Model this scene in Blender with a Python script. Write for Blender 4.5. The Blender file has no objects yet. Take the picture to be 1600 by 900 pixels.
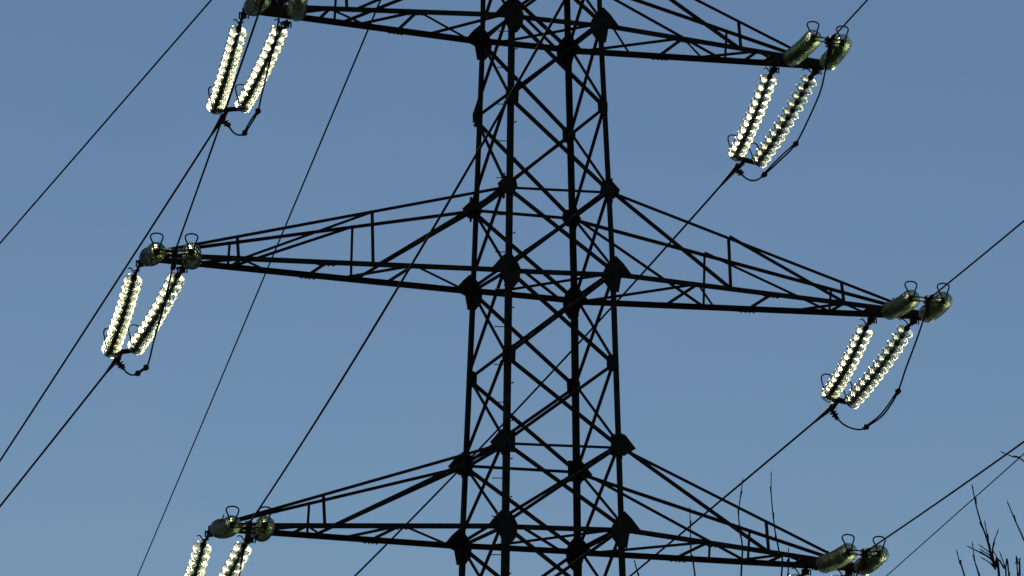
import bpy, math, random
import numpy as np
from mathutils import Vector, Matrix

# ------------------------------------------------------------------ camera, light, sky
scene = bpy.context.scene
C = scene.collection
TH, AZ, PIT, ROLL, FPX, TAPER = 0.34282914, -0.00590975, 0.23422002, -0.00187552, 7929.567, 0.02550127
CAM = np.array([-75*math.sin(TH), -75*math.cos(TH), 1.7])
YAW = TH + AZ
FW = np.array([math.sin(YAW)*math.cos(PIT), math.cos(YAW)*math.cos(PIT), math.sin(PIT)])
_r = np.array([math.cos(YAW), -math.sin(YAW), 0.0]); _u = np.cross(_r, FW)
RT = _r*math.cos(ROLL) + _u*math.sin(ROLL); UP = _u*math.cos(ROLL) - _r*math.sin(ROLL)
cam_d = bpy.data.cameras.new('camera'); cam = bpy.data.objects.new('camera', cam_d); C.objects.link(cam)
cam_d.sensor_width = 36; cam_d.lens = FPX/1600*36; cam_d.clip_start = 0.5; cam_d.clip_end = 4000
cam.matrix_world = Matrix([[RT[0], UP[0], -FW[0], CAM[0]], [RT[1], UP[1], -FW[1], CAM[1]],
                           [RT[2], UP[2], -FW[2], CAM[2]], [0, 0, 0, 1]])
scene.camera = cam

SUN_EL, SUN_AZ = math.radians(28), YAW - math.radians(8)      # compass angle from +y towards +x
world = bpy.data.worlds.new('World'); scene.world = world; world.use_nodes = True
nt = world.node_tree; bg = nt.nodes['Background']
sky = nt.nodes.new('ShaderNodeTexSky'); sky.sky_type = 'NISHITA'; sky.sun_disc = False
sky.sun_elevation = SUN_EL; sky.sun_rotation = SUN_AZ
sky.air_density = 1.0; sky.dust_density = 0.0; sky.ozone_density = 3.6
# the faintest trace of high cirrus in the clear sky
wtc = nt.nodes.new('ShaderNodeTexCoord'); wmp = nt.nodes.new('ShaderNodeMapping'); wmp.inputs['Scale'].default_value = (14, 14, 34)
wnz = nt.nodes.new('ShaderNodeTexNoise'); wnz.inputs['Scale'].default_value = 1.0; wnz.inputs['Detail'].default_value = 3; wnz.inputs['Distortion'].default_value = .6
wmr = nt.nodes.new('ShaderNodeMapRange'); wmr.inputs[1].default_value = .35; wmr.inputs[2].default_value = .75; wmr.inputs[3].default_value = 0; wmr.inputs[4].default_value = .10
wmx = nt.nodes.new('ShaderNodeMix'); wmx.data_type = 'RGBA'; wmx.inputs[7].default_value = (5.2, 6.6, 8.6, 1)
nt.links.new(wtc.outputs['Generated'], wmp.inputs[0]); nt.links.new(wmp.outputs[0], wnz.inputs['Vector']); nt.links.new(wnz.outputs[0], wmr.inputs[0])
nt.links.new(wmr.outputs[0], wmx.inputs[0]); nt.links.new(sky.outputs[0], wmx.inputs[6]); nt.links.new(wmx.outputs[2], bg.inputs[0]); bg.inputs[1].default_value = 0.05
sd = bpy.data.lights.new('sun', 'SUN'); sd.energy = 5.0; sd.angle = math.radians(0.5); sd.color = (1, 0.92, 0.76)
sun = bpy.data.objects.new('sun', sd); C.objects.link(sun)
sdir = Vector((math.sin(SUN_AZ)*math.cos(SUN_EL), math.cos(SUN_AZ)*math.cos(SUN_EL), math.sin(SUN_EL)))
sun.rotation_euler = sdir.to_track_quat('Z', 'Y').to_euler(); sun.location = (0, 60, 80)
scene.view_settings.view_transform = 'Standard'; scene.view_settings.look = 'None'
scene.view_settings.exposure = -0.09; scene.view_settings.gamma = 1

# ------------------------------------------------------------------ maths helpers
def ray(x, y): return FW + RT*(x-800)/FPX + UP*(450-y)/FPX
def aty(x, y, Y):                       # point of a sight line on the plane y = Y
    d = ray(x, y); return CAM + d*(Y-CAM[1])/d[1]
def at_dist(x, y, D):
    d = ray(x, y); return CAM + d*D
def on_plane(x, y, P, n):
    d = ray(x, y); return CAM + d*(np.dot(np.array(P)-CAM, n)/np.dot(d, n))
def at_len(x, y, A, L, far):            # point on a sight line at a distance L from A
    d = ray(x, y); d = d/np.linalg.norm(d); w = CAM-np.array(A)
    b = np.dot(d, w); c = np.dot(w, w)-L*L; q = b*b-c
    q = math.sqrt(q) if q > 0 else 0.0
    return CAM + d*(-b + (q if far else -q))
def nrm(v): v = np.array(v, float); return v/np.linalg.norm(v)
def lerp(a, b, t): return np.array(a)*(1-t) + np.array(b)*t
def rot2(h): return np.array([h[1], -h[0], 0.0])
def catmull(pts, n=8):
    P = [np.array(p, float) for p in pts]; P = [2*P[0]-P[1]] + P + [2*P[-1]-P[-2]]; out = []
    for i in range(1, len(P)-2):
        for k in range(n):
            t = k/n; a, b, c, d = P[i-1:i+3]
            out.append(.5*(2*b+(c-a)*t+(2*a-5*b+4*c-d)*t*t+(3*b-a-3*c+d)*t**3))
    out.append(P[-2]); return out

class MB:                               # collects shapes, then links them as one mesh object
    def __init__(s): s.v = []; s.f = []; s.sm = []
    def add(s, vs, fs, smooth=False):
        o = len(s.v); s.v += [tuple(map(float, v)) for v in vs]
        for f in fs: s.f.append([i+o for i in f]); s.sm.append(smooth)
        return s
    def prism(s, poly, off):            # closed polygon extruded by a vector
        n = len(poly); off = np.array(off)
        vs = [np.array(p) for p in poly] + [np.array(p)+off for p in poly]
        return s.add(vs, [list(range(n))[::-1], list(range(n, 2*n))] + [[i, (i+1) % n, n+(i+1) % n, n+i] for i in range(n)])
    def box(s, c, x, y, z):             # centre and three half vectors
        c, x, y, z = map(np.array, (c, x, y, z))
        return s.prism([c-x-y-z, c+x-y-z, c+x+y-z, c-x+y-z], 2*z)
    def angle(s, p0, p1, a, b, w, w2=None, t=None):   # rolled steel angle: flanges along a and b from the heel line
        p0, p1 = np.array(p0, float), np.array(p1, float); d = nrm(p1-p0); w2 = w2 or w; t = t or max(.006, w*.1)
        a = np.array(a, float); a = nrm(a-d*np.dot(a, d)); b = np.array(b, float); b = b-d*np.dot(b, d); b = nrm(b-a*np.dot(a, b))
        prof = [(0, 0), (w, 0), (w, t), (t, t), (t, w2), (0, w2)]
        return s.prism([p0+a*i+b*j for i, j in prof], p1-p0)
    def tube(s, pts, r, n=8, r_end=None):
        pts = [np.array(p, float) for p in pts]; m = len(pts); vs = []; up = None
        for i, p in enumerate(pts):
            t = nrm(pts[min(i+1, m-1)]-pts[max(i-1, 0)])
            if up is None: up = np.array([0, 0, 1.]) if abs(t[2]) < .9 else np.array([1., 0, 0])
            up = nrm(up-t*np.dot(up, t)); sd_ = np.cross(t, up)
            rr = r(i/(m-1)) if callable(r) else (r if r_end is None else r+(r_end-r)*i/(m-1))
            for k in range(n):
                q = 2*math.pi*k/n; vs.append(p+up*math.cos(q)*rr+sd_*math.sin(q)*rr)
        fs = [[i*n+k, i*n+(k+1) % n, (i+1)*n+(k+1) % n, (i+1)*n+k] for i in range(m-1) for k in range(n)]
        fs += [list(range(n))[::-1], list(range((m-1)*n, m*n))]
        return s.add(vs, fs, True)
    def lathe(s, prof, n=24, closed=False, M=None):
        vs = [(r*math.cos(2*math.pi*k/n), r*math.sin(2*math.pi*k/n), z) for r, z in prof for k in range(n)]
        if M is not None: vs = [tuple(M @ Vector(v)) for v in vs]
        m = len(prof); fs = [[i*n+k, i*n+(k+1) % n, ((i+1) % m)*n+(k+1) % n, ((i+1) % m)*n+k] for i in range(m if closed else m-1) for k in range(n)]
        return s.add(vs, fs, True)
    def build(s, name, mat, parent=None, loc=None):
        me = bpy.data.meshes.new(name); vs = s.v
        if loc is not None: vs = [(x-loc[0], y-loc[1], z-loc[2]) for x, y, z in vs]
        me.from_pydata(vs, [], s.f); me.update()
        import bmesh
        bm = bmesh.new(); bm.from_mesh(me); bmesh.ops.recalc_face_normals(bm, faces=bm.faces); bm.to_mesh(me); bm.free()
        me.polygons.foreach_set('use_smooth', s.sm); me.materials.append(mat)
        o = bpy.data.objects.new(name, me); C.objects.link(o)
        if loc is not None: o.location = loc
        if parent: o.parent = parent
        return o
def tag(o, label=None, cat=None, group=None, kind=None):
    for k, v in (('label', label), ('category', cat), ('group', group), ('kind', kind)):
        if v: o[k] = v
    return o
def empty(name, loc=(0, 0, 0)):
    o = bpy.data.objects.new(name, None); C.objects.link(o); o.location = loc; o.empty_display_size = .2; return o
def rebuild(mb, name, mat, root):        # part of a thing whose Empty is not at the origin, coordinates given in the world
    l = root.location; m = MB(); m.v = [(x-l[0], y-l[1], z-l[2]) for x, y, z in mb.v]; m.f = mb.f; m.sm = mb.sm
    return m.build(name, mat, root)

# ------------------------------------------------------------------ materials
def new_mat(name):
    m = bpy.data.materials.new(name); m.use_nodes = True
    return m, m.node_tree.nodes, m.node_tree.links, m.node_tree.nodes['Principled BSDF']
def metal(name, c1, c2, rough, scale, metallic=0.0, spec=.07):
    m, n, l, p = new_mat(name)
    tc = n.new('ShaderNodeTexCoord'); nz = n.new('ShaderNodeTexNoise'); nz.inputs['Scale'].default_value = scale
    nz.inputs['Detail'].default_value = 6; cr = n.new('ShaderNodeValToRGB')
    cr.color_ramp.elements[0].position = .35; cr.color_ramp.elements[1].position = .7
    cr.color_ramp.elements[0].color = (*c1, 1); cr.color_ramp.elements[1].color = (*c2, 1)
    l.new(tc.outputs['Object'], nz.inputs['Vector']); l.new(nz.outputs[0], cr.inputs[0]); l.new(cr.outputs[0], p.inputs['Base Color'])
    mr = n.new('ShaderNodeMapRange'); mr.inputs[3].default_value = rough-.1; mr.inputs[4].default_value = rough+.12
    l.new(nz.outputs[0], mr.inputs[0]); l.new(mr.outputs[0], p.inputs['Roughness']); p.inputs['Metallic'].default_value = metallic; p.inputs['Specular IOR Level'].default_value = spec
    return m
STEEL = metal('dark_painted_steel', (.015, .0135, .013), (.036, .029, .025), .84, 7)
CAPM = metal('cast_iron_cap', (.014, .012, .010), (.030, .025, .021), .6, 30)
WIRE = metal('weathered_aluminium_wire', (.010, .010, .010), (.018, .018, .018), .88, 14, spec=.01)
BARK = metal('twig_bark', (.018, .014, .012), (.045, .034, .028), .85, 40)
CONC = metal('footing_concrete', (.22, .21, .2), (.34, .33, .31), .9, 5)
GLASS, n, l, p = new_mat('toughened_glass')
for x in list(n):
    if x.type == 'BSDF_PRINCIPLED': n.remove(x)
out = [x for x in n if x.type == 'OUTPUT_MATERIAL'][0]
gl = n.new('ShaderNodeBsdfGlass'); gl.inputs['Color'].default_value = (.86, .90, .88, 1); gl.inputs['Roughness'].default_value = .12; gl.inputs['IOR'].default_value = 1.5
tl = n.new('ShaderNodeBsdfRefraction'); tl.inputs['Color'].default_value = (1, .90, .62, 1); tl.inputs['Roughness'].default_value = .36; tl.inputs['IOR'].default_value = 1.32
tr = n.new('ShaderNodeBsdfTransparent'); tr.inputs['Color'].default_value = (.78, .86, .85, 1)
m1 = n.new('ShaderNodeMixShader'); lw = n.new('ShaderNodeLayerWeight'); mth = n.new('ShaderNodeMapRange'); mth.inputs[1].default_value = .25; mth.inputs[2].default_value = .85; mth.inputs[3].default_value = .36; mth.inputs[4].default_value = .04
l.new(lw.outputs['Facing'], mth.inputs[0]); l.new(mth.outputs[0], m1.inputs[0])
m2 = n.new('ShaderNodeMixShader'); m2.inputs[0].default_value = .34
l.new(gl.outputs[0], m1.inputs[1]); l.new(tl.outputs[0], m1.inputs[2]); l.new(m1.outputs[0], m2.inputs[1]); l.new(tr.outputs[0], m2.inputs[2])
l.new(m2.outputs[0], out.inputs['Surface'])

GRASS, n, l, p = new_mat('meadow_grass')
tc = n.new('ShaderNodeTexCoord'); nz = n.new('ShaderNodeTexNoise'); nz.inputs['Scale'].default_value = .35; nz.inputs['Detail'].default_value = 10
cr = n.new('ShaderNodeValToRGB'); cr.color_ramp.elements[0].position = .3; cr.color_ramp.elements[1].position = .72
cr.color_ramp.elements[0].color = (.03, .045, .015, 1); cr.color_ramp.elements[1].color = (.10, .10, .045, 1)
l.new(tc.outputs['Object'], nz.inputs['Vector']); l.new(nz.outputs[0], cr.inputs[0]); l.new(cr.outputs[0], p.inputs['Base Color']); p.inputs['Roughness'].default_value = .95

# ------------------------------------------------------------------ ground
random.seed(4)
g = MB(); N = 60; S = 3000
def gz(x, y):
    d = math.hypot(x, y); return (0.25*math.sin(x*.05)*math.cos(y*.043)) * min(1, max(0, (d-9)/30))
gx = [S*math.copysign(abs(i/N*2-1)**3, i/N*2-1) for i in range(N+1)]
g.add([(x, y, gz(x, y) if math.hypot(x, y) < 300 else 0) for y in gx for x in gx],
      [[j*(N+1)+i, j*(N+1)+i+1, (j+1)*(N+1)+i+1, (j+1)*(N+1)+i] for j in range(N) for i in range(N)], True)
tag(g.build('ground', GRASS), 'open meadow ground under the steel pylon', kind='structure')

# ------------------------------------------------------------------ pylon
Z = [23.6546, 22.3307, 20.9540, 19.6836, 18.3002, 16.9857, 15.7574]
def half(z): return max(.06, .85 + TAPER*(19.6836-z))
NODE_PX = {(-1, -1): [(797, 20), (796, 150), (791, 290), (792, 418), (791, 555), (789, 690), (787, 818)],
           (1, -1): [(942, 36), (946, 167), (953, 298), (962, 425), (960, 568), (968, 697), (975, 824)],
           (-1, 1): [(750, 62), (742, 185), (738, 328), (735, 452), (733, 592), (725, 727), (718, 850)],
           (1, 1): [(890, 76), (893, 211), (895, 341), (900, 468), (900, 604), (903, 737), (905, 860)]}
KEY = ['b1', 'm1', 't2', 'b2', 'm2', 't3', 'b3']
node = {}
for c, lst in NODE_PX.items():
    for k, z, (x, y) in zip(KEY, Z, lst): node[c, k] = aty(x, y, c[1]*half(z))
    for k, z in (('t1', 24.83), ('u1', 26.4), ('u2', 28.2)):
        h = half(z) if z < 25 else half(24.83)*(30.5-z)/(30.5-24.83) + .03
        node[c, k] = np.array([c[0]*h, c[1]*h, z])
    for k, z in (('l1', 14.35), ('l2', 12.8), ('l3', 11.1), ('l4', 9.2), ('l5', 7.0), ('l6', 4.3), ('l7', .25)):
        h = half(z); node[c, k] = np.array([c[0]*h, c[1]*h, z])
CORN = [(-1, -1), (1, -1), (1, 1), (-1, 1)]
ORDER = ['l7', 'l6', 'l5', 'l4', 'l3', 'l2', 'l1', 'b3', 't3', 'm2', 'b2', 't2', 'm1', 'b1', 't1', 'u1', 'u2']
pylon = empty('steel_pylon')
tag(pylon, 'tall dark steel lattice pylon with three pairs of tapering crossarms', 'pylon')
ex = np.array([1., 0, 0]); ey = np.array([0, 1., 0]); ez = np.array([0, 0, 1.])
for c in CORN:
    m = MB()
    seg = [node[c, k] for k in ORDER] + [np.array([c[0]*.04, c[1]*.04, 30.5])]
    # each leg is one straight angle in three lengths, spliced at the arms
    for a, b, w in (('l7', 'b3', .105), ('b3', 'b2', .092), ('b2', 'b1', .085), ('b1', 't1', .08)):
        m.angle(node[c, a]-np.array([c[0], c[1], 0])*-.004*(w > .09), node[c, b], (-c[0], 0, 0), (0, -c[1], 0), w)
    m.angle(node[c, 't1'], seg[-1], (-c[0], 0, 0), (0, -c[1], 0), .07)
    # splice covers
    for k in ('b3', 'b2'):
        p = node[c, k]; d = nrm(node[c, 'b1']-node[c, 'b3'])
        m.angle(p-d*.28+np.array([c[0], c[1], 0])*.009, p-d*.06+np.array([c[0], c[1], 0])*.009, (-c[0], 0, 0), (0, -c[1], 0), .075)
        for q in (-.26, -.21, -.16, -.11):
            m.tube([p+d*q+np.array([c[0]*.02, -c[1]*.04, 0]), p+d*q+np.array([c[0]*.028, -c[1]*.04, 0])], .013, 6)
    leg = m.build('leg', STEEL, pylon)
    if c == (-1, -1):                    # climbing bolts
        d = nrm(node[c, 'b1']-node[c, 'b3']); bolt = None
        for i in range(35):
            z = 14.1+i*.29; f = (z-node[c, 'b3'][2])/(node[c, 'b1'][2]-node[c, 'b3'][2]); p = lerp(node[c, 'b3'], node[c, 'b1'], f)
            di = np.array([-.35, -.93, 0]) if i % 2 == 0 else np.array([1., -.1, 0])
            if i % 2 == 0:
                di = np.array([-1., .25, 0]); q0 = p+np.array([0, .03, 0])
            else:
                di = np.array([.12, -.99, 0]); q0 = p+np.array([.075, .09, 0])
            s = MB(); s.tube([q0, q0+di*.15], .0075, 6); s.tube([q0+di*.15, q0+di*.16], .014, 6)
            s.build('step_bolt', STEEL, leg)
    f = MB(); p = node[c, 'l7']; f.prism([(p[0]-.4, p[1]-.4, -.5), (p[0]+.4, p[1]-.4, -.5), (p[0]+.4, p[1]+.4, -.5), (p[0]-.4, p[1]+.4, -.5)], (0, 0, .82))
    f.build('concrete_footing', CONC, pylon)
pk = MB(); pk.tube([(0, 0, 30.35), (0, 0, 30.75)], .07, 8); pk.box((0, 0, 30.5), (.25, 0, 0), (0, .05, 0), (0, 0, .03)); pk.build('peak_cap', STEEL, pylon)

FACES = [((-1, -1), (1, -1), -ey), ((1, -1), (1, 1), ex), ((1, 1), (-1, 1), ey), ((-1, 1), (-1, -1), -ex)]
low = MB()
for fi, (ca, cb, nout) in enumerate(FACES):
    wd = .050 if fi in (0, 2) else .055
    for a, b in zip(ORDER[:-1], ORDER[1:]):
        pa, pb, qa, qb = node[ca, a], node[cb, a], node[ca, b], node[cb, b]
        lowpart = a in ('l7', 'l6', 'l5', 'l4', 'l3', 'l2')
        for p0, p1, off, fl in ((pa, qb, .012, -1), (pb, qa, -.004, 1)):
            d = p1-p0; inn = nrm(np.cross(d, nout))*fl
            p0s, p1s = p0+d*.035+nout*off, p1-d*.035+nout*off
            mm = low if lowpart else MB()
            mm.angle(p0s-inn*wd/2, p1s-inn*wd/2, inn, nout*(1 if off > 0 else -1), wd)
            if not lowpart: mm.build('diagonal_brace', STEEL, pylon)
        if a in ('t1', 't2', 't3', 'u1', 'b1', 'b2', 'b3'):
            w = (.078 if a[0] == 'b' else .040) if fi in (0, 2) else .062
            mm = MB(); d = nrm(pb-pa); mm.angle(pa+d*.04-nout*.03, pb-d*.04-nout*.03, -ez, -nout, w); mm.build('horizontal_brace', STEEL, pylon)
low.build('lower_bracing', STEEL, pylon)

# gusset plates, outline in metres (towards the arm, up)
G_BOT = [(-.21, -.01), (-.19, -.19), (-.10, -.31), (.035, -.32), (.075, -.10), (.25, -.03), (.11, .14), (.0, .24), (-.05, .23), (-.15, .11)]
G_TOP = [(.15, .02), (.02, .15), (-.14, .13), (-.17, -.02), (-.09, -.13), (.05, -.13), (.12, -.07)]
G_LOW = [(.10, .15), (.06, .18), (-.15, .17), (-.15, -.16), (.07, -.15), (.25, -.03)]
G_MID = [(-.14, .09), (-.09, .13), (-.005, .13), (-.005, -.13), (-.13, -.12)]
for c in CORN:
    for k, shp in (('b1', G_BOT), ('b2', G_BOT), ('b3', G_BOT), ('t1', G_TOP), ('t2', G_TOP), ('t3', G_LOW), ('m1', G_MID), ('m2', G_MID), ('l1', G_MID)):
        p = node[c, k]; m = MB(); y = p[1]+c[1]*.026
        m.prism([(p[0]+c[0]*u, y, p[2]+v) for u, v in shp], (0, c[1]*.012, 0))
        for u, v in [(q[0]*.72, q[1]*.72) for q in shp] + [(-.02, 0), (-.02, .06), (-.02, -.07)]:
            m.tube([(p[0]+c[0]*u, y, p[2]+v), (p[0]+c[0]*u, y+c[1]*.026, p[2]+v)], .014, 6)
        # its twin on the side face
        s2 = .6 if k[0] in 'ml' else .75
        sh2 = [(q[0]*s2, q[1]*s2) for q in (G_MID if k[0] in 'ml' else [(-.2, -.12), (-.06, -.26), (.03, -.26), (.03, .26), (-.08, .26), (-.2, .06)])]
        xx = p[0]+c[0]*.026
        m.prism([(xx, p[1]+c[1]*u, p[2]+v) for u, v in sh2], (c[0]*.012, 0, 0))
        m.build('gusset_plate', STEEL, pylon)

# plan bracing inside the body at the lower chords
def plan_x(k):
    nl, nr, fl, fr = (node[c, k] for c in ((-1, -1), (1, -1), (-1, 1), (1, 1)))
    m = MB(); a, b = lerp(nl, nr, .14), lerp(fl, fr, .85); m.angle(a-ez*.025, b-ez*.025, nrm(np.cross(b-a, ez)), -ez, .034); m.build('plan_brace', STEEL, pylon)
    m = MB(); a2, b2 = lerp(fl, fr, .13), lerp(nl, nr, .9); m.angle(a2-ez*.034, b2-ez*.034, nrm(np.cross(b2-a2, ez)), -ez, .034)
    mid = lerp(a2, b2, .55)-ez*.045; d = nrm(b2-a2); m.box(mid, d*.12, nrm(np.cross(d, ez))*.05, ez*.008); m.build('plan_brace', STEEL, pylon)
for k in ('b1', 'b2', 'b3'): plan_x(k)

# ------------------------------------------------------------------ crossarms
# tips: pixel of the inner and outer hanging points, both on the arm's centre line
TIP = {('top', -1): ((454, 26), (385, 14)), ('top', 1): ((1218, 98), (1281, 102)),
       ('mid', -1): ((291, 410), (224, 402)), ('mid', 1): ((1371, 490), (1434, 493)),
       ('low', -1): ((398, 833), (332, 825)), ('low', 1): ((1268, 884), (1333, 887))}
LV = {'top': ('b1', 't1'), 'mid': ('b2', 't2'), 'low': ('b3', 't3')}
SPEC = {'mid': dict(posts=(.37, .74), root=.355, diag=((.37, .725),), N=((.26, None, .40), (.50, None, None), (.735, .62, .86)), first=.0),
        'top': dict(posts=(.62,), root=.585, diag=(), N=((.355, None, .53), (.69, .47, .85)), first=.12),
        'low': dict(posts=(.615,), root=.585, diag=(), N=((.355, None, .47), (.68, .55, .85)), first=.0)}
hang = {}
for lv in ('top', 'mid', 'low'):
    for s in (-1, 1):
        bk, tk = LV[lv]; sp = SPEC[lv]
        arm = empty('crossarm'); arm.parent = pylon
        pin, pout = aty(*TIP[lv, s][0], 0), aty(*TIP[lv, s][1], 0)
        pin[1] = pout[1] = 0; hang[lv, s] = (pin, pout)
        along = nrm(pout-pin); end = pout + along*.03
        RB, RTt = {}, {}
        ch = {}
        for sy in (-1, 1):
            root = node[(s, sy), bk]; e = end + ey*sy*.12 + ez*.05; rt = node[(s, sy), tk]; te = pout - along*.22 + ey*sy*.06 + ez*.13
            ch[sy] = (root, e, rt, te)
            m = MB(); m.angle(root+ey*sy*.012, e+ey*sy*.012, -ez, -ey*sy, .080); m.build('bottom_chord', STEEL, arm)
            m = MB(); m.angle(rt+ey*sy*.014, te+ey*sy*.004, -ez, -ey*sy, .047); m.build('top_chord', STEEL, arm)
            B = lambda f, r=root, e=e: lerp(r, e, f)
            T = lambda x, rt=rt, te=te: lerp(rt, te, (x-rt[0])/(te[0]-rt[0]))
            o = -ey*sy*.018
            for f in sp['posts']:
                b = B(f); t = T(b[0]); m = MB(); m.angle(b+o-ex*.017, t+o-ex*.017, ex, -ey*sy, .039); m.build('post', STEEL, arm)
            b = B(sp['root']); m = MB(); d = b-rt; m.angle(rt+d*.03-ey*sy*.008, b+d*.035-ey*sy*.008, nrm(np.cross(d, ey)), -ey*sy, .047); m.build('diagonal_brace', STEEL, arm)
            for f0, f1 in sp['diag']:
                a = T(B(f0)[0]); b = B(f1); d = b-a; m = MB(); m.angle(a-ey*sy*.006, b+d*.035-ey*sy*.006, nrm(np.cross(d, ey)), -ey*sy, .040); m.build('diagonal_brace', STEEL, arm)
            # splice with its bolts on the far chord
            m = MB(); b = B(.5 if lv == 'mid' else .36); d = nrm(e-root)
            m.box(b-ez*.075, d*.14, ey*.03, ez*.006)
            for q in (-.1, -.03, .03, .1): m.tube([b+d*q-ez*.07, b+d*q-ez*.1], .011, 6)
            m.build('splice_plate', STEEL, arm)
        # bracing in the plane of the bottom chords
        Bn = lambda f: lerp(ch[-1][0], ch[-1][1], f)-ez*.03; Bf = lambda f: lerp(ch[1][0], ch[1][1], f)-ez*.03
        links = []
        for i, (f, d0, d1) in enumerate(sp['N']):
            links.append((Bn(f), Bf(f)))
            if i == 0: links.append((Bn(f), Bf(.0)+(Bf(.3)-Bf(0))*.06 if lv == 'mid' else Bf(.05)))
            if d0: links.append((Bn(f), Bf(d0)))
            if d1: links.append((Bn(f), Bf(d1)))
        if lv == 'top': links.append((Bn(.04), Bf(.24)))
        for i, (a, b) in enumerate(links):
            m = MB(); d = nrm(b-a); q = a-ez*(.006+.004*i); m.angle(q, b+d*.05-ez*(.006+.004*i), nrm(np.cross(d, ez)), ez, .036); m.build('plan_brace', STEEL, arm)
        # tip plate closing the two chords, with hanger lugs
        m = MB(); i0 = pin - along*.2; f0 = (i0[0]-ch[-1][0][0])/(ch[-1][1][0]-ch[-1][0][0])
        a, b = lerp(ch[-1][0], ch[-1][1], f0), lerp(ch[1][0], ch[1][1], f0)
        q = -ez*.012
        m.prism([a+q, ch[-1][1]+q, ch[1][1]+q, b+q], -ez*.012)
        m.prism([a+q-ez*.045, ch[-1][1]+q-ez*.045, ch[1][1]+q-ez*.045, b+q-ez*.045], -ez*.012)
        m.box(end-along*.01-ez*.02, along*.008, ey*.14, ez*.03)
        for P, hw in ((pin, .21), (pout, .13)):
            for sy in (-1, 1):
                c = P+ey*sy*hw; m.box(c+ey*sy*.05-ez*.05, ex*.012, ey*.09, ez*.055)
                m.box(c-ez*.035, ex*.06, ey*.05, ez*.008)
                for u in (-.07, -.035, .035, .07): m.tube([c+ex*u-ez*.02, c+ex*u-ez*.11], .012, 6)
        m.build('tip_plate', STEEL, arm)

# ------------------------------------------------------------------ insulators
PITCH = .158; ND = 12
gp = [(.040, .004), (.060, 0), (.085, -.010), (.108, -.026), (.123, -.044), (.128, -.056), (.124, -.062), (.117, -.054), (.108, -.050), (.102, -.072),
      (.095, -.073), (.089, -.046), (.081, -.043), (.075, -.070), (.068, -.071), (.062, -.042), (.054, -.040), (.050, -.060), (.044, -.060), (.040, -.030)]
gp = [(q if q < .045 else .045+(q-.045)*1.19, z) for q, z in gp]
GM = MB().lathe(gp, 28, closed=True)
CM = MB().lathe([(.0, .066), (.022, .066), (.036, .060), (.044, .045), (.047, .006), (.043, -.004), (.034, -.022), (.018, -.03), (.014, -.096), (0, -.096)], 16)
def frame(d, origin):
    d = nrm(d); u = ez-d*np.dot(ez, d); u = nrm(u); s = np.cross(d, u)
    return Matrix([[s[0], u[0], -d[0], origin[0]], [s[1], u[1], -d[1], origin[1]], [s[2], u[2], -d[2], origin[2]], [0, 0, 0, 1]])
_proto = {}
def glass_disc(M, parent):
    if not _proto:
        a = GM.build('glass_disc', GLASS); b = CM.build('metal_cap', CAPM); _proto['m'] = (a.data, b.data)
        bpy.data.objects.remove(a); bpy.data.objects.remove(b)
    a = bpy.data.objects.new('glass_disc', _proto['m'][0]); C.objects.link(a); a.parent = parent
    b = bpy.data.objects.new('metal_cap', _proto['m'][1]); C.objects.link(b); b.parent = a
    a.matrix_local = Matrix.Translation(-parent.location) @ M
    return a
def string(A, first, last, label, group, far):
    """A hanging point, centres of the first and last disc"""
    root = empty('insulator_string', tuple(A)); tag(root, label, 'insulator', group)
    axis = nrm(last-first); L = np.linalg.norm(last-first)
    sag = .055 if far else .02
    cen = lambda t: lerp(first, last, t) - ez*sag*4*t*(1-t)
    for i in range(ND):
        t = i/(ND-1); d = nrm(cen(t+.02)-cen(t-.02)); glass_disc(frame(d, cen(t)), root)
    d0 = nrm(cen(.02)-cen(0)); top = first-d0*.06
    m = MB(); k = nrm(top-A); e = np.linalg.norm(top-A)
    m.tube([A, lerp(A, top, .3), lerp(A, top, .62), top], .013, 8)
    m.tube([lerp(A, top, .05), lerp(A, top, .35)], .024, 8); m.tube([lerp(A, top, .55), lerp(A, top, .95)], .027, 8, .02)
    sid = nrm(np.cross(k, ez)+1e-6); mid = lerp(A, top, .45)
    m.tube([mid-sid*.045, mid+sid*.045], .012, 6); m.tube([A-sid*.05, A+sid*.05], .012, 6)
    rebuild(m, 'hanger_link', CAPM, root)
    # arcing horns: a short hook at the tower end, a racket loop at the line end
    M0 = frame(d0, top); P = lambda s, u, w, M=M0: np.array(M @ Vector((s, u, -w)))
    m = MB(); m.tube(catmull([P(0, 0, -.02), P(-.03, .08, -.03), P(-.05, .15, -.01), P(-.06, .2, .06)], 5), .0105, 6)
    rebuild(m, 'arcing_hook', CAPM, root)
    d1 = nrm(cen(1)-cen(.96)); end = last+d1*.11; M1 = frame(d1, end); Q = lambda s, u, w, M=M1: np.array(M @ Vector((s, u, -w)))
    g_ = 1.0 if far else .70
    m = MB(); m.tube(catmull([Q(-.03, .0, .02), Q(-.055, .16*g_, .0), Q(-.09, .30*g_, -.04), Q(-.065, .365*g_, -.06), Q(0, .385*g_, -.06), Q(.065, .365*g_, -.06), Q(.09, .30*g_, -.04), Q(.055, .16*g_, .0), Q(.03, 0, .02)], 6), .0115, 6)
    rebuild(m, 'arcing_loop', CAPM, root)
    return end, d1, root

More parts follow.
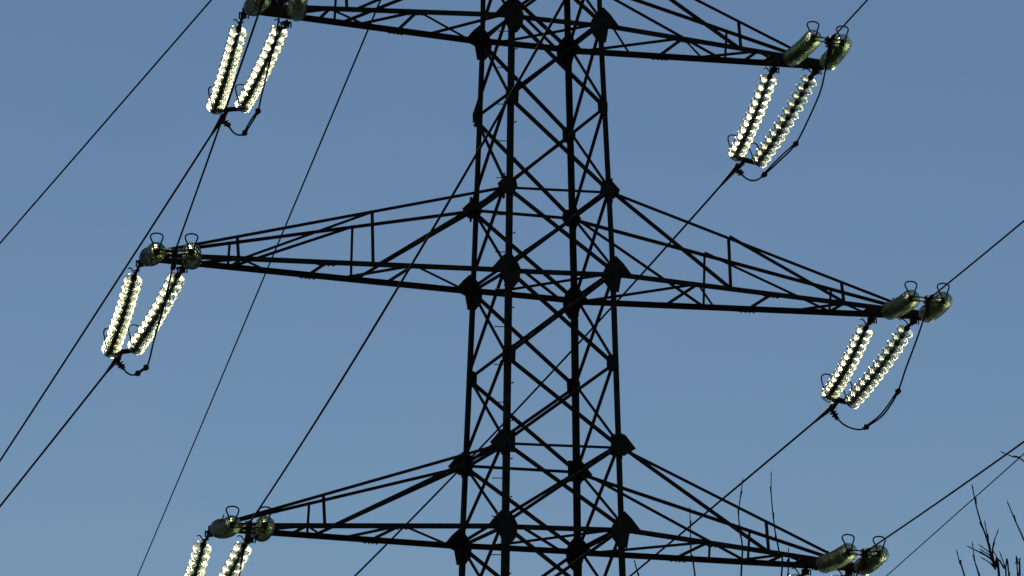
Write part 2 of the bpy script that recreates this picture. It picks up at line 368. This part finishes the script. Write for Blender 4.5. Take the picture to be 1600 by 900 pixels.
FIRST = {('top', -1): ((438, 46), (373, 46)), ('top', 1): ((1202, 121), (1266, 122)), ('mid', -1): ((277, 432), (209, 435)), ('mid', 1): ((1352, 514), (1416, 514)),
         ('low', -1): ((381, 854), (317, 853)), ('low', 1): ((1247, 904), (1313, 905))}
LAST = {('top', -1): ((382, 161), (338, 164)), ('top', 1): ((1152, 238), (1189, 248)), ('mid', -1): ((215, 539), (174, 544)), ('mid', 1): ((1297.5, 615), (1334, 624)),
        ('low', -1): ((319, 960), (282, 962)), ('low', 1): ((1193, 1004), (1231, 1014))}
NEAR = {('top', -1): ((466, -3), (410, -2)), ('top', 1): ((1269, 62), (1315.5, 69)), ('mid', -1): ((299, 395), (244, 394)), ('mid', 1): ((1422, 468), (1473, 471)),
        ('low', -1): ((414, 822), (362, 821)), ('low', 1): ((1324, 864), (1373, 867))}
WORD = {'top': 'top', 'mid': 'middle', 'low': 'lowest'}; SIDE = {-1: 'left', 1: 'right'}
ends = {}
for lv in ('top', 'mid', 'low'):
    for s in (-1, 1):
        for j, pos in ((0, 'inner'), (1, 'outer')):
            P = hang[lv, s][j]; hw = (.21, .13)[j]
            A = P + ey*(hw+.11) - ez*.08
            f = at_len(*FIRST[lv, s][j], A, .33, True); la = at_len(*LAST[lv, s][j], f, PITCH*(ND-1), True)
            ends[lv, s, 'far', j] = string(A, f, la, f'glowing backlit glass insulator string below {SIDE[s]} tip of {WORD[lv]} crossarm, {pos} of its pair', 'backlit insulator strings hanging below the crossarm tips', True)
            A = P - ey*(hw+.11) - ez*.06
            la = at_len(*NEAR[lv, s][j], A, .33+PITCH*(ND-1), False); d = nrm(la-A); f = A+d*.33
            ends[lv, s, 'near', j] = string(A, f, la, f'end-on grey-green glass insulator string at {SIDE[s]} tip of {WORD[lv]} crossarm, {pos} of its pair', 'end-on insulator strings at the crossarm tips', False)

# ------------------------------------------------------------------ conductors
CLAMP_FAR = {('top', -1): (346, 186), ('top', 1): (1150, 263), ('mid', -1): (182, 562), ('mid', 1): (1298, 638), ('low', -1): (290, 984), ('low', 1): (1194, 1028)}
CLAMP_NEAR = {('top', -1): (440, -6), ('top', 1): (1297, 63), ('mid', -1): (273, 394), ('mid', 1): (1450, 468), ('low', -1): (388, 820), ('low', 1): (1351, 863)}
WIRE_FAR = {('top', -1): ((320, 226), (160, 474), (0, 720)), ('top', 1): ((1120, 298), (890, 552), (555, 900)), ('mid', -1): ((150, 600), (75, 697), (0, 790)),
            ('mid', 1): ((1260, 668), (1120, 787), (990, 895)), ('low', -1): ((258, 1024), (160, 1150), (60, 1270)), ('low', 1): ((1157, 1060), (1020, 1178), (890, 1286))}
WIRE_NEAR = {('top', -1): (488, -150), ('top', 1): (1355, 0), ('mid', -1): (345, 192), ('mid', 1): (1600, 345), ('low', -1): (846, 64), ('low', 1): (1600, 690)}
JUMP = {('mid', -1): [(190, 572), (198, 582), (207, 586), (215, 583.5), (228, 574.5), (234, 560), (241, 530), (258, 470), (270, 415)],
        ('top', -1): [(355, 194), (364, 206), (373, 211), (382, 208), (393, 192), (403, 174), (408, 152), (417, 115), (430, 61), (436, 27)],
        ('top', 1): [(1156, 269), (1162, 275.5), (1168, 280), (1175, 282), (1184, 280.5), (1194, 273), (1218, 251), (1243, 225), (1266, 180), (1282, 142), (1290, 108), (1295, 80)],
        ('mid', 1): [(1306, 651), (1318, 663), (1332, 669.5), (1344, 671), (1353, 667.5), (1376, 652), (1390, 635), (1403, 612), (1416, 574), (1430, 537), (1442, 502), (1448, 482)]}
WEIGHT = {('mid', -1): (3, 4), ('top', -1): (3, 5), ('top', 1): (5, 7), ('mid', 1): (4, 7), ('low', -1): (3, 4), ('low', 1): (4, 7)}
JUMP['low', -1] = [(x+112, y+423) for x, y in JUMP['mid', -1][:6]] + [(372, 905), (378, 873), (384, 850), (387, 836)]
JUMP['low', 1] = [(x-103, y+396) for x, y in JUMP['mid', 1]]
WEIGHT['low', -1] = (3, 4)
RW, RWN = .0165, .0135
def yoke(e0, e1, clampP, name_parent):
    m = MB(); d = nrm(e1-e0); w = nrm(clampP-lerp(e0, e1, .5))
    m.prism([e0-d*.06-w*.02, e1+d*.06-w*.02, e1+d*.07+w*.045, lerp(e0, e1, .5)+w*.07, e0-d*.07+w*.045], nrm(np.cross(d, w))*.022)
    q = nrm(np.cross(d, w))*.04
    m.prism([e0-d*.06-w*.02+q, e1+d*.06-w*.02+q, e1+d*.06+w*.035+q, e0-d*.06+w*.035+q], nrm(q)*.012)
    return m
for lv in ('top', 'mid', 'low'):
    for s in (-1, 1):
        nm = f'{SIDE[s]} end of {WORD[lv]} crossarm'
        # ---- far side: slack span dropping away behind the pylon
        e0, d0, _ = ends[lv, s, 'far', 0]; e1, d1, _ = ends[lv, s, 'far', 1]
        mid = lerp(e0, e1, .5); cp = at_dist(*CLAMP_FAR[lv, s], np.dot(mid-CAM, FW)+.12)
        h = nrm((-.30, .95, 0)) if s > 0 else nrm((-.12, 1, 0)); nv = rot2(h)
        pts = [cp] + [on_plane(x, y, cp, nv) for x, y in WIRE_FAR[lv, s]]
        S_ = [np.dot(p-cp, h) for p in pts]; co = np.polyfit(S_, [p[2] for p in pts], 2)
        co[0] = max(co[0], 0.0005); 
        send = S_[-1]+14
        w = MB(); w.tube([cp+h*q+ez*(np.polyval(co, q)-np.polyval(co, 0)) for q in np.linspace(0, send, 60)], RW, 8)
        root = empty('power_cable', tuple(cp)); tag(root, f'slack black conductor running down and away from the {nm}', 'power cable', 'slack conductors on the far side')
        rebuild(w, 'conductor', WIRE, root); rebuild(yoke(e0, e1, cp, root), 'yoke_plate', CAPM, root)
        c = MB(); wd = nrm(h+ez*co[1]); c.tube([mid+(cp-mid)*.1, cp], .022, 8); c.tube([cp-wd*.08, cp+wd*.05, cp+wd*.2, cp+wd*.42], lambda t: .05-.03*t, 8)
        J0 = np.array(JUMP[lv, s][0])
        jp = at_dist(J0[0], J0[1], np.dot(cp-CAM, FW)-.05); jd = nrm(jp-cp)
        c.tube([lerp(mid, cp, .3), cp+jd*.02, jp, jp+jd*.05], .036, 8)
        for q in (.03, .08, .13): c.tube([cp+jd*q-RT*.05-UP*.03, cp+jd*q+RT*.05+UP*.03], .016, 6)
        rebuild(c, 'tension_clamp', CAPM, root)
        # ---- near side: span passing over the camera
        e0, d0, _ = ends[lv, s, 'near', 0]; e1, d1, _ = ends[lv, s, 'near', 1]
        mid = lerp(e0, e1, .5); cn = at_dist(*CLAMP_NEAR[lv, s], np.dot(mid-CAM, FW)-.05)
        tx, ty = WIRE_NEAR[lv, s]; best = None
        for hx in np.linspace(-.6, .3, 361):
            hh = nrm((hx, -1, 0)); P = on_plane(tx, ty, cn, rot2(hh)); sl = np.dot(P-cn, hh)
            if sl <= .5: continue
            err = abs((P[2]-cn[2])/sl+.032)
            if best is None or err < best[0]: best = (err, hh, sl, (P[2]-cn[2])/sl)
        hh, slope = best[1], best[3]
        print('near', lv, s, 'heading', hh.round(3), 'len', round(best[2], 2), 'slope', round(slope, 3), 'far co', co.round(4), [round(float(q), 1) for q in S_])
        cur = .0006
        w = MB(); w.tube([cn+hh*q+ez*((slope-cur*best[2])*q+cur*q*q) for q in np.linspace(0, 90, 80)], RWN, 8)
        root = empty('power_cable', tuple(cn)); tag(root, f'taut black conductor rising out of the frame from the {nm}', 'power cable', 'taut conductors on the near side')
        rebuild(w, 'conductor', WIRE, root)
        y = MB()
        for q in (-.03, .03): y.tube([e0+ez*q, e1+ez*q], .011, 6)
        y.tube([e0+ez*.05, e0-ez*.05], .024, 8); y.tube([e1+ez*.05, e1-ez*.05], .024, 8)
        rebuild(y, 'yoke_plate', CAPM, root)
        c = MB(); c.box(mid, ex*.04, ey*.05, ez*.05); wd = nrm(hh+ez*slope)
        c.tube([lerp(mid, cn, -.1), cn], .03, 8); c.tube([cn-wd*.12, cn+wd*.1, cn+wd*.35], lambda t: .055-.035*t, 8)
        c.tube([cn+ez*.05, cn-ez*.14, cn-ez*.26-ex*.03], .05, 8, .034)
        for q in (-.1, -.04, .02): c.tube([cn+ez*q-ex*.075, cn+ez*q+ex*.075], .016, 6)
        rebuild(c, 'tension_clamp', CAPM, root)
        # ---- jumper loop joining both under the arm
        px = [CLAMP_FAR[lv, s]] + JUMP[lv, s] + [CLAMP_NEAR[lv, s]]
        da, db = np.dot(cp-CAM, FW), np.dot(cn-CAM, FW)
        ln = [0]
        for a, b in zip(px[:-1], px[1:]): ln.append(ln[-1]+math.hypot(b[0]-a[0], b[1]-a[1]))
        P = [at_dist(x, y, da+(db-da)*(q/ln[-1])**.9) for (x, y), q in zip(px, ln)]
        root = empty('jumper_cable', tuple(lerp(cp, cn, .5))); tag(root, f'black jumper loop hanging under the {nm}', 'jumper cable', 'jumper loops under the crossarm tips')
        i0, i1 = WEIGHT[lv, s]; i0 += 1; i1 += 1
        m = MB(); m.tube(catmull(P, 6), .014, 8); rebuild(m, 'cable', WIRE, root)
        seg = P[i0:i1+1]
        if len(seg) > 1:
            ch_ = seg[-1]-seg[0]
            up = nrm(np.cross(FW, ch_))*(.035 if s > 0 else .03); up = up if up[2] > 0 else -up
            k = len(seg)-1; m = MB(); m.tube(catmull([q+up*math.sin(math.pi*min(1, max(0, (.12+.76*i/k)))) for i, q in enumerate(seg)], 6), .0125, 8); rebuild(m, 'parallel_wire', WIRE, root)
        for i in (i0, i1):
            d = nrm(P[i+1]-P[i-1]); m = MB(); m.tube([P[i]-d*.07, P[i]-d*.05, P[i]+d*.05, P[i]+d*.07], lambda t: .035 if .2 < t < .8 else .026, 8)
            sd_ = nrm(np.cross(d, FW)); m.tube([P[i]-sd_*.045, P[i]+sd_*.045], .016, 6); m.tube([P[i]-sd_*.045+d*.03, P[i]+sd_*.045+d*.03], .016, 6); rebuild(m, 'cable_clamp', CAPM, root)

# earth wires from the peak
def span(pxs, P0, h, r, label, back=0, tail=14, group=None):
    h = nrm(h); nv = rot2(h); pts = [on_plane(x, y, P0, nv) for x, y in pxs]
    S_ = [np.dot(p-P0, h) for p in pts]; co = np.polyfit(S_, [p[2] for p in pts], min(2, len(pts)-1))
    print('span', label[:20], [round(q, 1) for q in S_], co)
    m = MB(); m.tube([np.array([P0[0]+h[0]*q, P0[1]+h[1]*q, np.polyval(co, q)]) for q in np.linspace(min(0, S_[0]) if back == 0 else S_[0]-back, S_[-1]+tail, 90)], r, 8)
    l = m.v[0]; o = m.build('earth_wire' if 'earth' in label else 'power_cable', WIRE, None, loc=l)
    return tag(o, label, 'wire', group)
PK = np.array([0, 0, 30.5])
span(((846, -600), (595, 0), (405, 450), (215, 900)), PK, (.194, .981, 0), .019, 'thin earth wire passing steeply behind the left crossarms', group=None)
span(((846, -594), (330, 0), (165, 190), (0, 380)), PK, (-.18, .98, 0), .0155, 'earth wire crossing the upper left corner of the sky')
A, B = at_dist(1600, 709, 140), at_dist(1385, 900, 165); d = nrm(B-A); m = MB(); m.tube([A-d*60, A, B, B+d*90], .017, 8)
tag(m.build('power_cable', WIRE, None, loc=tuple(A)), 'thin distant wire running below the lowest right conductor in the lower right corner', 'wire')

# ------------------------------------------------------------------ bare trees in front
rng = random.Random(7)
def tree(twigs, D, fork, label):
    fk = at_dist(*fork, D); base = np.array([fk[0]+.15, fk[1]+.1, gz(fk[0], fk[1])-.05])
    root = empty('bare_tree', tuple(base)); tag(root, label, 'tree')
    top = fk
    t = MB(); k = [base, lerp(base, top, .35)+np.array([.04, .03, 0]), lerp(base, top, .7)+np.array([-.03, .02, 0]), top]
    t.tube(catmull(k, 6), .055, 10, .02); rebuild(t, 'trunk', BARK, root)
    for i, (pl, r) in enumerate(twigs):
        dd = D + rng.uniform(-.35, .35); P = [at_dist(x, y, dd) for x, y in pl]     # from the tip down
        if pl[-1][1] >= 895:
            fr = lerp(base, top, rng.uniform(.72, 1.0)); P += [lerp(P[-1], fr, .5)+np.array([rng.uniform(-.04, .04), 0, .03]), fr]
        cur = catmull(P, 6); n_ = len(cur)
        m = MB(); m.tube(cur, lambda q, r=r: r*(.55+.9*q) if q < 1 else r*1.45, 7)
        acc = 0; last = cur[0]; m.tube([cur[0]+nrm(cur[0]-cur[1])*.02, cur[0]], .001, 6, r*.9)
        nxt = .05
        for a, b in zip(cur[:-1], cur[1:]):
            acc += np.linalg.norm(b-a)
            if acc > nxt:
                nxt = acc + rng.uniform(.07, .12); dr = nrm(a-b); sd_ = nrm(np.cross(dr, FW))*rng.choice((-1, 1))
                m.tube([b-dr*.012, b+sd_*r*.5, b+dr*.015+sd_*r*1.3], lambda q, r=r: r*(1.15-.6*q), 6)
        rebuild(m, 'twig', BARK, root)
r = .0035
tree([([(1078, 798), (1079, 839), (1080, 870), (1086, 900)], r), ([(1160, 754), (1157, 776), (1154, 804), (1157, 832), (1160, 857), (1158, 900)], r),
      ([(1205, 743), (1205, 770), (1207.5, 801), (1211.5, 832), (1217, 861), (1221, 900)], r), ([(1232, 862), (1231, 880), (1230.6, 900)], r*.9), ([(993, 882), (997.5, 900)], r)],
     22, (1150, 1180), 'bare tree showing only sparse upright twigs before the lowest right crossarm')
tree([([(1496, 865), (1500, 881), (1507, 900)], r), ([(1520, 853), (1524, 881), (1530, 900)], r), ([(1520, 763.5), (1526, 793), (1533, 817), (1541, 839), (1548, 863), (1555, 887), (1561, 900)], r*1.25),
      ([(1539.5, 820), (1544, 844), (1547, 863), (1553, 882)], r), ([(1558, 833), (1552.5, 849), (1551, 868), (1556, 887)], r), ([(1517, 856), (1533, 864), (1548, 873), (1555, 885)], r), ([(1535, 855), (1549, 866), (1553, 880)], r*.9),
      ([(1536, 861), (1549, 870), (1554, 882)], r*.9), ([(1538, 874), (1549, 881), (1556, 890)], r*.9), ([(1553, 863), (1568, 887), (1572, 900)], r), ([(1564, 868), (1571, 887), (1576.5, 900)], r),
      ([(1576, 789), (1587, 815), (1600, 844), (1622, 900)], r*1.1), ([(1587.5, 879), (1590, 900)], r), ([(1592, 896), (1594, 905)], r), ([(1569, 708), (1581, 713), (1600, 721), (1640, 770), (1655, 900)], r)],
     21, (1600, 1150), 'bare tree with a dense cluster of budding twigs in lower right corner')
